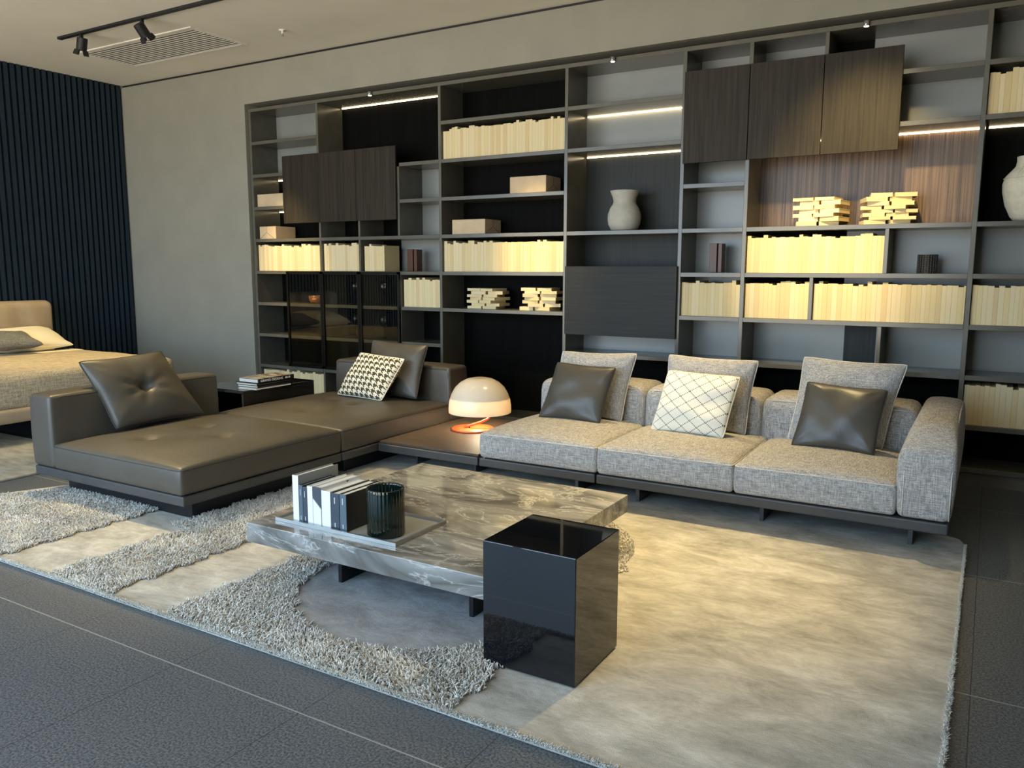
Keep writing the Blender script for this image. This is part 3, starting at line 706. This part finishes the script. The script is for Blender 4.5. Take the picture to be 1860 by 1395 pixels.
pillow('houndstooth_cushion','brown and cream houndstooth cushion on the leather corner seat','cushion',(.67,-.965,.715),(1.135,-.985,.692),(1.05,-1.17,.385),(.535,-1.10,.385),.13,M['hound'],M['diamond'],seed=2,pinch=.03)

# black side table with books
st=thing('side_table','low black glossy side table behind the chaise holding a book stack','side table',(-.1,-1.33,0))
box('top',-.38,.15,-1.70,-.96,.432,.456,M['gloss_black'],st,.003)
box('side',.126,.15,-1.70,-.96,0.0,.432,M['gloss_black'],st,.002); box('side',-.38,-.356,-1.70,-.96,0.0,.432,M['gloss_black'],st,.002)
box('bottom_shelf',-.356,.126,-1.70,-.96,.10,.12,M['gloss_black'],st,.002)
def flatbook(name,label,x0,x1,y0,y1,z0,z1,cover,pages,group=None,spine='+x',cov=.003):
    t=thing(name,label,'book',((x0+x1)/2,(y0+y1)/2,z0),group)
    if spine=='+x': parts=[boxvf(x0,x1,y0,y1,z0,z0+cov),boxvf(x0,x1,y0,y1,z1-cov,z1),boxvf(x1-cov,x1,y0,y1,z0,z1)]; pg=(x0+.006,x1-cov,y0+.006,y1-.006)
    else: parts=[boxvf(x0,x0+cov,y0,y1,z0,z1),boxvf(x1-cov,x1,y0,y1,z0,z1),boxvf(x0,x1,y0,y0+cov,z0,z1)]; pg=None
    v,f=join(parts); link_mesh('cover',v,f,cover,t)
    if pg: box('pages',*pg,z0+cov,z1-cov,pages,t)
    else: box('pages',x0+cov,x1-cov,y0+cov,y1-.006,z0+.006,z1-.006,pages,t)
    return t
M['cov_black']=mat('black_cover',(.012,.012,.013),.35); M['cov_grey']=mat('grey_cover',(.26,.27,.27),.45); M['pages']=tex('page_block',(.72,.70,.64),(.80,.78,.72),8,.8,vs=(1,1,40))
M['cov_white']=mat('white_cover',(.72,.75,.76),.45); M['cov_navy']=mat('navy_cover',(.03,.045,.065),.4); M['cov_blue']=mat('slate_blue_cover',(.07,.10,.13),.45)
m=mat('photo_cover',(.4,.3,.2),.3); M['cov_photo']=m
LK(m, ramp(m, noise(m, coords(m,(3,9,1)), 2.0, 3, .5, .5), [(.36,(.36,.33,.27)),(.46,(.15,.06,.035)),(.52,(.50,.46,.38)),(.6,(.60,.56,.45)),(.72,(.09,.06,.04))]), B(m).inputs['Base Color'])
def text(name,s,size,loc,rotm,mt,parent,ext=.0006,w=None):
    cu=bpy.data.curves.new(name,'FONT'); cu.body=s; cu.size=size; cu.extrude=ext; cu.offset=.0
    tmp=bpy.data.objects.new(name+'_tmp',cu); COL.objects.link(tmp)
    bpy.context.view_layer.update(); dg=bpy.context.evaluated_depsgraph_get(); me=bpy.data.meshes.new_from_object(tmp.evaluated_get(dg))
    bpy.data.objects.remove(tmp); me.materials.clear(); me.materials.append(mt)
    o=bpy.data.objects.new(name,me); COL.objects.link(o)
    sx=1
    if w: xs=[v.co.x for v in me.vertices]; sx=w/(max(xs)-min(xs))
    Rm=Matrix(rotm)@Matrix.Diagonal((sx,1,1)); mw=Rm.to_4x4(); mw.translation=Vector(loc)-wloc(parent); o.parent=parent; o.matrix_local=mw; return o
zb=.4565
flatbook('book','thin pale book at the bottom of the side-table stack',0.0,.205,-1.62,-1.27,zb,zb+.012,M['cov_white'],M['pages'],'books on the black side table')
flatbook('book','black book second from the bottom of the side-table stack',-.035,.195,-1.60,-1.24,zb+.0125,zb+.030,M['cov_black'],M['pages'],'books on the black side table')
flatbook('book','black book with pale pages second from the top of the side-table stack',-.035,.20,-1.61,-1.25,zb+.0305,zb+.048,M['cov_black'],M['pages'],'books on the black side table')
tb=flatbook('book','picture-cover book lettered on its black spine atop the side-table stack',-.03,.19,-1.59,-1.22,zb+.0485,zb+.080,M['cov_black'],M['pages'],'books on the black side table')
box('cover_picture',-.028,.188,-1.588,-1.222,zb+.080,zb+.0808,M['cov_photo'],tb)
text('spine_lettering','GRAND DESIGNS',.026,(.1905,-1.565,zb+.055),((0,0,1),(1,0,0),(0,1,0)),M['cov_white'],tb,w=.225)
link_mesh('spine_emblem',*join([boxvf(.1902,.1909,-1.312+k*.019,-1.300+k*.019,zb+.058,zb+.058+hh) for k,hh in enumerate((.013,.010,.014))]),M['cov_white'],tb)

# ================================================================== lamp deck + fabric sofa
FY=-1.63
dk=thing('platform_table','low dark wood platform table between the leather seat and the fabric sofa','side table',(1.8,-1.05,0))
box('base_frame',1.395,2.215,FY,-.50,.128,.183,M['belt'],dk,.008,3)
box('deck_top',1.40,2.212,FY+.012,-.50,.184,.200,M['deck'],dk,.003)
for x in (1.56,2.05): box('leg',x,x+.014,-1.42,-.7,.016,.128,M['legs_fabric_sofa'],dk,.001)
so=thing('fabric_sofa','light grey woven three-seat sofa with a right arm on a dark leather base','sofa',(3.5,-1.05,0))
box('base_frame',2.225,3.035,FY,-.46,.128,.183,M['belt'],so,.008,3); box('base_frame',3.045,4.868,FY,-.46,.128,.183,M['belt'],so,.008,3)
for x in (2.84,3.24,3.96,4.69): box('leg',x,x+.022,-1.49,-.62,.016,.128,M['legs_fabric_sofa'],so,.001)
SE=(2.228,3.046,3.846,4.638)
for i in range(3):
    x0,x1=SE[i]+.004,SE[i+1]-.004
    rbox('seat_cushion',(x0,x1,FY-.0,-.80,.187,.345),M['fabric'],so,r=.02,n=(18,18,4),deform=crown(.055,bulge=.006,wr=.002,seed=20+i))
    seam(so,rim_path(x0+.001,x1-.001,FY-.002,-.802,.338,.02),M['fabric_w'],.0028)
BE=(2.25,3.04,3.80,4.66)
for i in range(3):
    x0,x1=BE[i]+.004,BE[i+1]-.004
    rbox('backrest',(x0,x1,-.88,-.455,.187,.600),M['fabric'],so,r=.055,n=(14,7,8),deform=crown(.022,bulge=.008,wr=.002,seed=30+i))
    seam(so,[(x0+.012,-.865,.30),(x0+.012,-.868,.53),(x0+.06,-.868,.588),(x1-.06,-.868,.588),(x1-.012,-.868,.53),(x1-.012,-.865,.30)],M['fabric_w'],.003)
def armdef(P,H):
    P=P.copy(); g=P[:,2]/H[2]; b=P[:,1]/H[1]; a=P[:,0]/H[0]
    # front top rolls back, sides belly out, top slopes slightly outward
    fr=np.clip((-b-.62)/.38,0,1); tp=np.clip((g-.45)/.55,0,1)
    P[:,2]-=.055*fr**1.6*tp; P[:,1]+=.075*tp**1.7*np.clip(-b,0,1)**3
    P[:,0]+=.016*np.sign(a)*np.clip(1-g**2,0,1)**.8*np.abs(a)
    P[:,0]+=np.where(a<0,.035*np.clip((g-.25)/.75,0,1)**1.5*(-a),0)
    P[:,2]+=.010*np.clip(1-a**2,0,1)*tp
    return P
rbox('arm',(4.645,4.870,FY-.004,-.455,.187,.622),M['fabric'],so,r=.03,n=(8,24,16),deform=armdef)
def armpt(y,z,x):
    return (x,y,z)
for x in (4.866,4.665):
    xx=x
    path=[(xx,FY-.003,.20),(xx,FY-.004,.40),(xx,FY+.012,.50),(xx-(0 if x>4.8 else -.02),FY+.055,.552),(xx-(0 if x>4.8 else -.03),FY+.14,.582),(xx-(0 if x>4.8 else -.035),-1.30,.606),(xx-(0 if x>4.8 else -.035),-.9,.616),(xx-(0 if x>4.8 else -.035),-.5,.612)]
    v,f=tubevf(path,.0035,6); link_mesh('piping',v,f,M['fabric_w'],so,smooth=True)
G='large light grey back cushions'
pillow('back_cushion','large grey back cushion behind the black leather one at the lamp end','cushion',(2.425,-.87,.814),(2.985,-.87,.827),(2.915,-.955,.372),(2.375,-.975,.372),.15,M['fabric'],M['fabric_w'],G,seed=11)
pillow('back_cushion','large grey back cushion behind the dotted white cushion','cushion',(3.195,-.87,.834),(3.775,-.87,.826),(3.735,-.965,.372),(3.185,-.965,.372),.15,M['fabric'],M['fabric_w'],G,seed=12)
pillow('back_cushion','large grey back cushion beside the sofa arm','cushion',(4.03,-.87,.868),(4.595,-.87,.853),(4.50,-.99,.372),(3.975,-.96,.372),.15,M['fabric'],M['fabric_w'],G,seed=13)
G='dark leather scatter cushions on the fabric sofa'
pillow('leather_cushion','smooth dark leather cushion on the sofa seat nearest the lamp','cushion',(2.465,-1.02,.755),(2.90,-1.02,.742),(2.855,-1.17,.385),(2.40,-1.17,.385),.13,M['leather_dark'],M['piping_d'],G,seed=14)
pillow('dotted_cushion','cream cushion with dotted black diamond lines on the middle seat','cushion',(3.265,-1.06,.755),(3.715,-1.06,.742),(3.665,-1.20,.388),(3.20,-1.17,.388),.13,M['diamond'],M['sheet'],seed=15,pinch=.03)
pillow('leather_cushion','creased dark leather cushion on the seat next to the arm','cushion',(4.093,-1.06,.745),(4.52,-1.06,.726),(4.485,-1.22,.385),(4.045,-1.19,.385),.14,M['leather_dark'],M['piping_d'],G,seed=16)

# table lamp
lx,ly=1.78,-.93; lz=.2005
lp=thing('table_lamp','glowing opal dome table lamp on an orange metal foot','lamp',(1.74,-.95,lz))
v,f=lathevf([(.155,lz),(.157,lz+.004),(.157,lz+.010),(.152,lz+.014),(.001,lz+.015)],56,(1.735,-.96)); link_mesh('base',v,f,M['orange'],lp,True)
v,f=tubevf([(1.69,-1.0,lz+.018),(1.72,-.985,lz+.03),(1.80,-.95,lz+.06),(1.845,-.92,lz+.085),(1.865,-.91,lz+.12),(1.868,-.915,lz+.17),(1.84,-.92,lz+.215),(1.79,-.93,lz+.235)],.009,10); link_mesh('stem',v,f,M['orange'],lp,True)
v,f=tubevf([(1.725,-.985,lz+.014),(1.725,-.985,lz+.03)],.006,8); link_mesh('switch',v,f,M['black_trim'],lp,True)
dome=[(.250,.332),(.2505,.352),(.249,.385),(.242,.425),(.226,.470),(.198,.515),(.155,.553),(.105,.577),(.06,.586),(.03,.583),(.001,.583)]
inner=[(.001,.580),(.06,.582),(.104,.572),(.153,.549),(.194,.512),(.222,.468),(.238,.425),(.245,.385),(.2465,.352),(.246,.332)]
pr=[(r*.92,z) for r,z in dome]; pi=[(r*.92,z) for r,z in inner]
v,f=lathevf(pi[::-1][0:0]+pr,56,(lx,ly)); 
v2,f2=lathevf([pr[0]]+pi[::-1],56,(lx,ly)); v,f=join([(v,f[:-1]),(v2,f2[:-1])]); link_mesh('shade',v,f,M['shade'],lp,True)
v,f=lathevf([(.001,.375),(.02,.378),(.030,.395),(.030,.41),(.02,.430),(.001,.435)],20,(lx,ly)); link_mesh('bulb',v,f,M['bulb'],lp,True)
v,f=lathevf([(.216,.437),(.217,.440),(.15,.452),(.001,.456),(.001,.452),(.15,.448),(.216,.437)],48,(lx,ly)); link_mesh('reflector',v,f[:-1],M['cov_white_lamp'],lp,True)
light('POINT','table_lamp_light',(lx,ly,.37),7,(1,.87,.62),shadow_soft_size=.04)

# ================================================================== coffee table and what stands on it
TX0,TX1,TY0,TY1,TZ=2.245,3.503,-3.515,-2.255,.282
ct=thing('coffee_table','large square grey marble coffee table in front of the sofa','coffee table',(2.87,-2.88,0))
box('marble_top',TX0,TX1,TY0,TY1,.195,TZ,M['marble'],ct,.0025,2)
for x in (2.60,3.285): box('leg',x,x+.02,-3.33,-2.45,.018,.195,M['legs'],ct,.001)
box('crossbar',2.60,3.30,-2.95,-2.90,.15,.195,M['legs'],ct)
tr_=thing('tray','flat grey tray with a raised metal rim on the marble table','tray',(2.67,-3.25,TZ))
tx0,tx1,ty0,ty1=2.335,3.005,-3.432,-3.085
box('tray_floor',tx0+.004,tx1-.004,ty0+.004,ty1-.004,TZ+.0005,TZ+.006,M['cov_grey'],tr_)
v,f=join([boxvf(tx0,tx1,ty0,ty0+.010,TZ+.0005,TZ+.016),boxvf(tx0,tx1,ty1-.010,ty1,TZ+.0005,TZ+.016),boxvf(tx0,tx0+.010,ty0+.01,ty1-.01,TZ+.0005,TZ+.016),boxvf(tx1-.010,tx1,ty0+.01,ty1-.01,TZ+.0005,TZ+.016)])
link_mesh('rim',v,f,M['steel'],tr_)
zt=TZ+.0065
BK=[(2.422,.034,.205,.245,'cov_white','cov_grey','tall white-spined book, leftmost on the tray'),
    (2.458,.022,.165,.20,'cov_blue','cov_navy','thin slate blue book second from the left on the tray'),
    (2.482,.024,.160,.22,'cov_navy','cov_navy','navy-spined book beside the thin slate blue one on the tray'),
    (2.508,.030,.168,.24,'cov_white','cov_white','white-spined book in the middle left of the tray row'),
    (2.540,.046,.170,.25,'cov_bird','cov_white','book with a dark and white spine and a dark figure on its cover'),
    (2.590,.050,.160,.24,'cov_white','cov_white','thick white book right of the middle on the tray'),
    (2.643,.046,.158,.24,'cov_navy','cov_black','thick navy-spined book beside the rightmost one on the tray'),
    (2.692,.036,.160,.24,'cov_blue','cov_black','rightmost book on the tray, black cover facing the green vase')]
m=mat('two_tone_spine',(.5,.5,.5),.4); M['cov_bird']=m
t_=N(m,'TexCoord'); s_=N(m,'SeparateXYZ'); LK(m,t_.outputs['Object'],s_.inputs[0])
LK(m, ramp(m, mth(m,'ADD', s_.outputs[2], mth(m,'MULTIPLY',s_.outputs[0],.9)), [(.095,(.72,.75,.76)),(.1,(.04,.05,.07))]), B(m).inputs['Base Color'])
for x,w,h,dp,sp,cv,lab in BK:
    t=thing('book',lab,'book',(x+w/2,-3.27,zt),'books standing on the tray')
    y0=-3.405; c=.003
    v,f=join([boxvf(x,x+c,y0,y0+dp,zt,zt+h),boxvf(x+w-c,x+w,y0,y0+dp,zt,zt+h)]); link_mesh('cover_boards',v,f,M[cv],t)
    box('spine',x,x+w,y0-.003,y0,zt,zt+h,M[sp],t,.001)
    box('pages',x+c,x+w-c,y0,y0+dp-.006,zt+.003,zt+h-.005,M['pages'],t)
    if 'navy-spined' in lab or 'rightmost book' in lab or 'slate' in lab:
        link_mesh('spine_mark',*join([boxvf(x+w*.42,x+w*.50,y0-.0036,y0-.003,zt+.012,zt+.030),boxvf(x+w*.42,x+w*.50,y0-.0036,y0-.003,zt+h-.045,zt+h-.018)]),M['cov_white'],t)
    if 'figure' in lab:   # dark bird-like figure on the upper cover edge
        pts=[(0,0),(.018,-.006),(.03,-.026),(.045,-.03),(.06,-.02),(.066,0),(.06,.012),(.078,.012),(.07,.002),(.072,-.02),(.062,-.036),(.04,-.044),(.02,-.036),(.008,-.016)]
        n_=len(pts); vv=[(x+w+.0002,-3.31+a,zt+h-.012+b*.6) for a,b in pts]+[(x+w+.0010,-3.31+a,zt+h-.012+b*.6) for a,b in pts]
        link_mesh('cover_figure',vv,[tuple(range(n_)),tuple(range(2*n_-1,n_-1,-1))]+[((i+1)%n_,i,i+n_,(i+1)%n_+n_) for i in range(n_)],M['cov_black'],t)
vx,vy,vr=2.878,-3.335,.077
rib=lambda a,i: 1+.035*abs(math.sin(a*15))-.02
v,f=lathevf([(vr*.96,zt),(vr,zt+.004),(vr,zt+.193),(vr*.985,zt+.198),(vr*.93,zt+.197),(vr*.90,zt+.19),(vr*.90,zt+.02),(.001,zt+.016)],180,(vx,vy),rib)
tag(link_mesh('glass_vase',v,f,M['green'],None,True),'dark green ribbed glass vase on the tray beside the books','vase')
cb=thing('cube_table','tall glossy black square side table on the rug before the marble table','side table',(3.71,-3.44,0))
bev(link_mesh('body',*join([boxvf(3.535,3.888,-3.615,-3.268,.022,.461)]),M['gloss_black'],cb),.0025)
box('recessed_foot',3.55,3.873,-3.60,-3.283,.014,.022,M['legs'],cb)

# ================================================================== the bed
bd=thing('bed','upholstered double bed with a beige blanket before the slatted wall','bed',(-2.4,-2.1,0))
by0,by1=-3.05,-1.13
rbox('headboard',(-3.50,-3.34,by0-.12,by1+.04,.20,1.05),M['headb'],bd,r=.07,n=(5,30,14),deform=lambda P,H:P+np.stack([.012*np.sin(P[:,1]*23+P[:,2]*6)*np.clip(P[:,0]/H[0],0,1),0*P[:,0],0*P[:,0]],1))
rbox('bed_frame',(-3.36,-1.42,by0-.03,by1+.03,.19,.30),M['headb'],bd,r=.03,n=(10,10,3))
for x in (-3.1,-1.62):
    for y in (by0+.12,by1-.12): box('leg',x-.03,x+.03,y-.03,y+.03,.017,.19,M['legs'],bd,.004)
rbox('mattress',(-3.34,-1.50,by0,by1,.30,.54),M['sheet'],bd,r=.05,n=(10,10,4))
bl=rbox('blanket',(-2.90,-1.455,by0-.03,by1+.03,.285,.565),M['blanket'],bd,r=.05,n=(24,24,8),deform=crown(.02,wr=.006,seed=44,bulge=.01))
rbox('folded_sheet',(-3.02,-2.78,by0-.02,by1+.02,.32,.572),M['sheet'],bd,r=.04,n=(6,20,4),deform=crown(.01,wr=.004,seed=45))
def bedpil(c,w,d,t,mt,label,seed,g,tilt=.25):
    cx,cy,cz=c; pillow('bed_pillow',label,'pillow',(cx-d/2,cy+w/2,cz+tilt*d),(cx-d/2,cy-w/2,cz+tilt*d),(cx+d/2,cy-w/2,cz-tilt*d*.4),(cx+d/2,cy+w/2,cz-tilt*d*.4),t,mt,mt,g,seed=seed,pr=.003)
bedpil((-3.07,-1.56,.66),.74,.42,.17,M['sheet'],'cream bed pillow nearest the bookcase wall',51,'pillows on the bed')
bedpil((-3.07,-2.50,.66),.80,.42,.17,M['sheet'],'cream bed pillow on the window side of the bed',52,'pillows on the bed')
bedpil((-2.88,-1.85,.69),.55,.36,.14,M['greypil'],'dark grey pillow lying before the cream bed pillows',53,'pillows on the bed',.2)
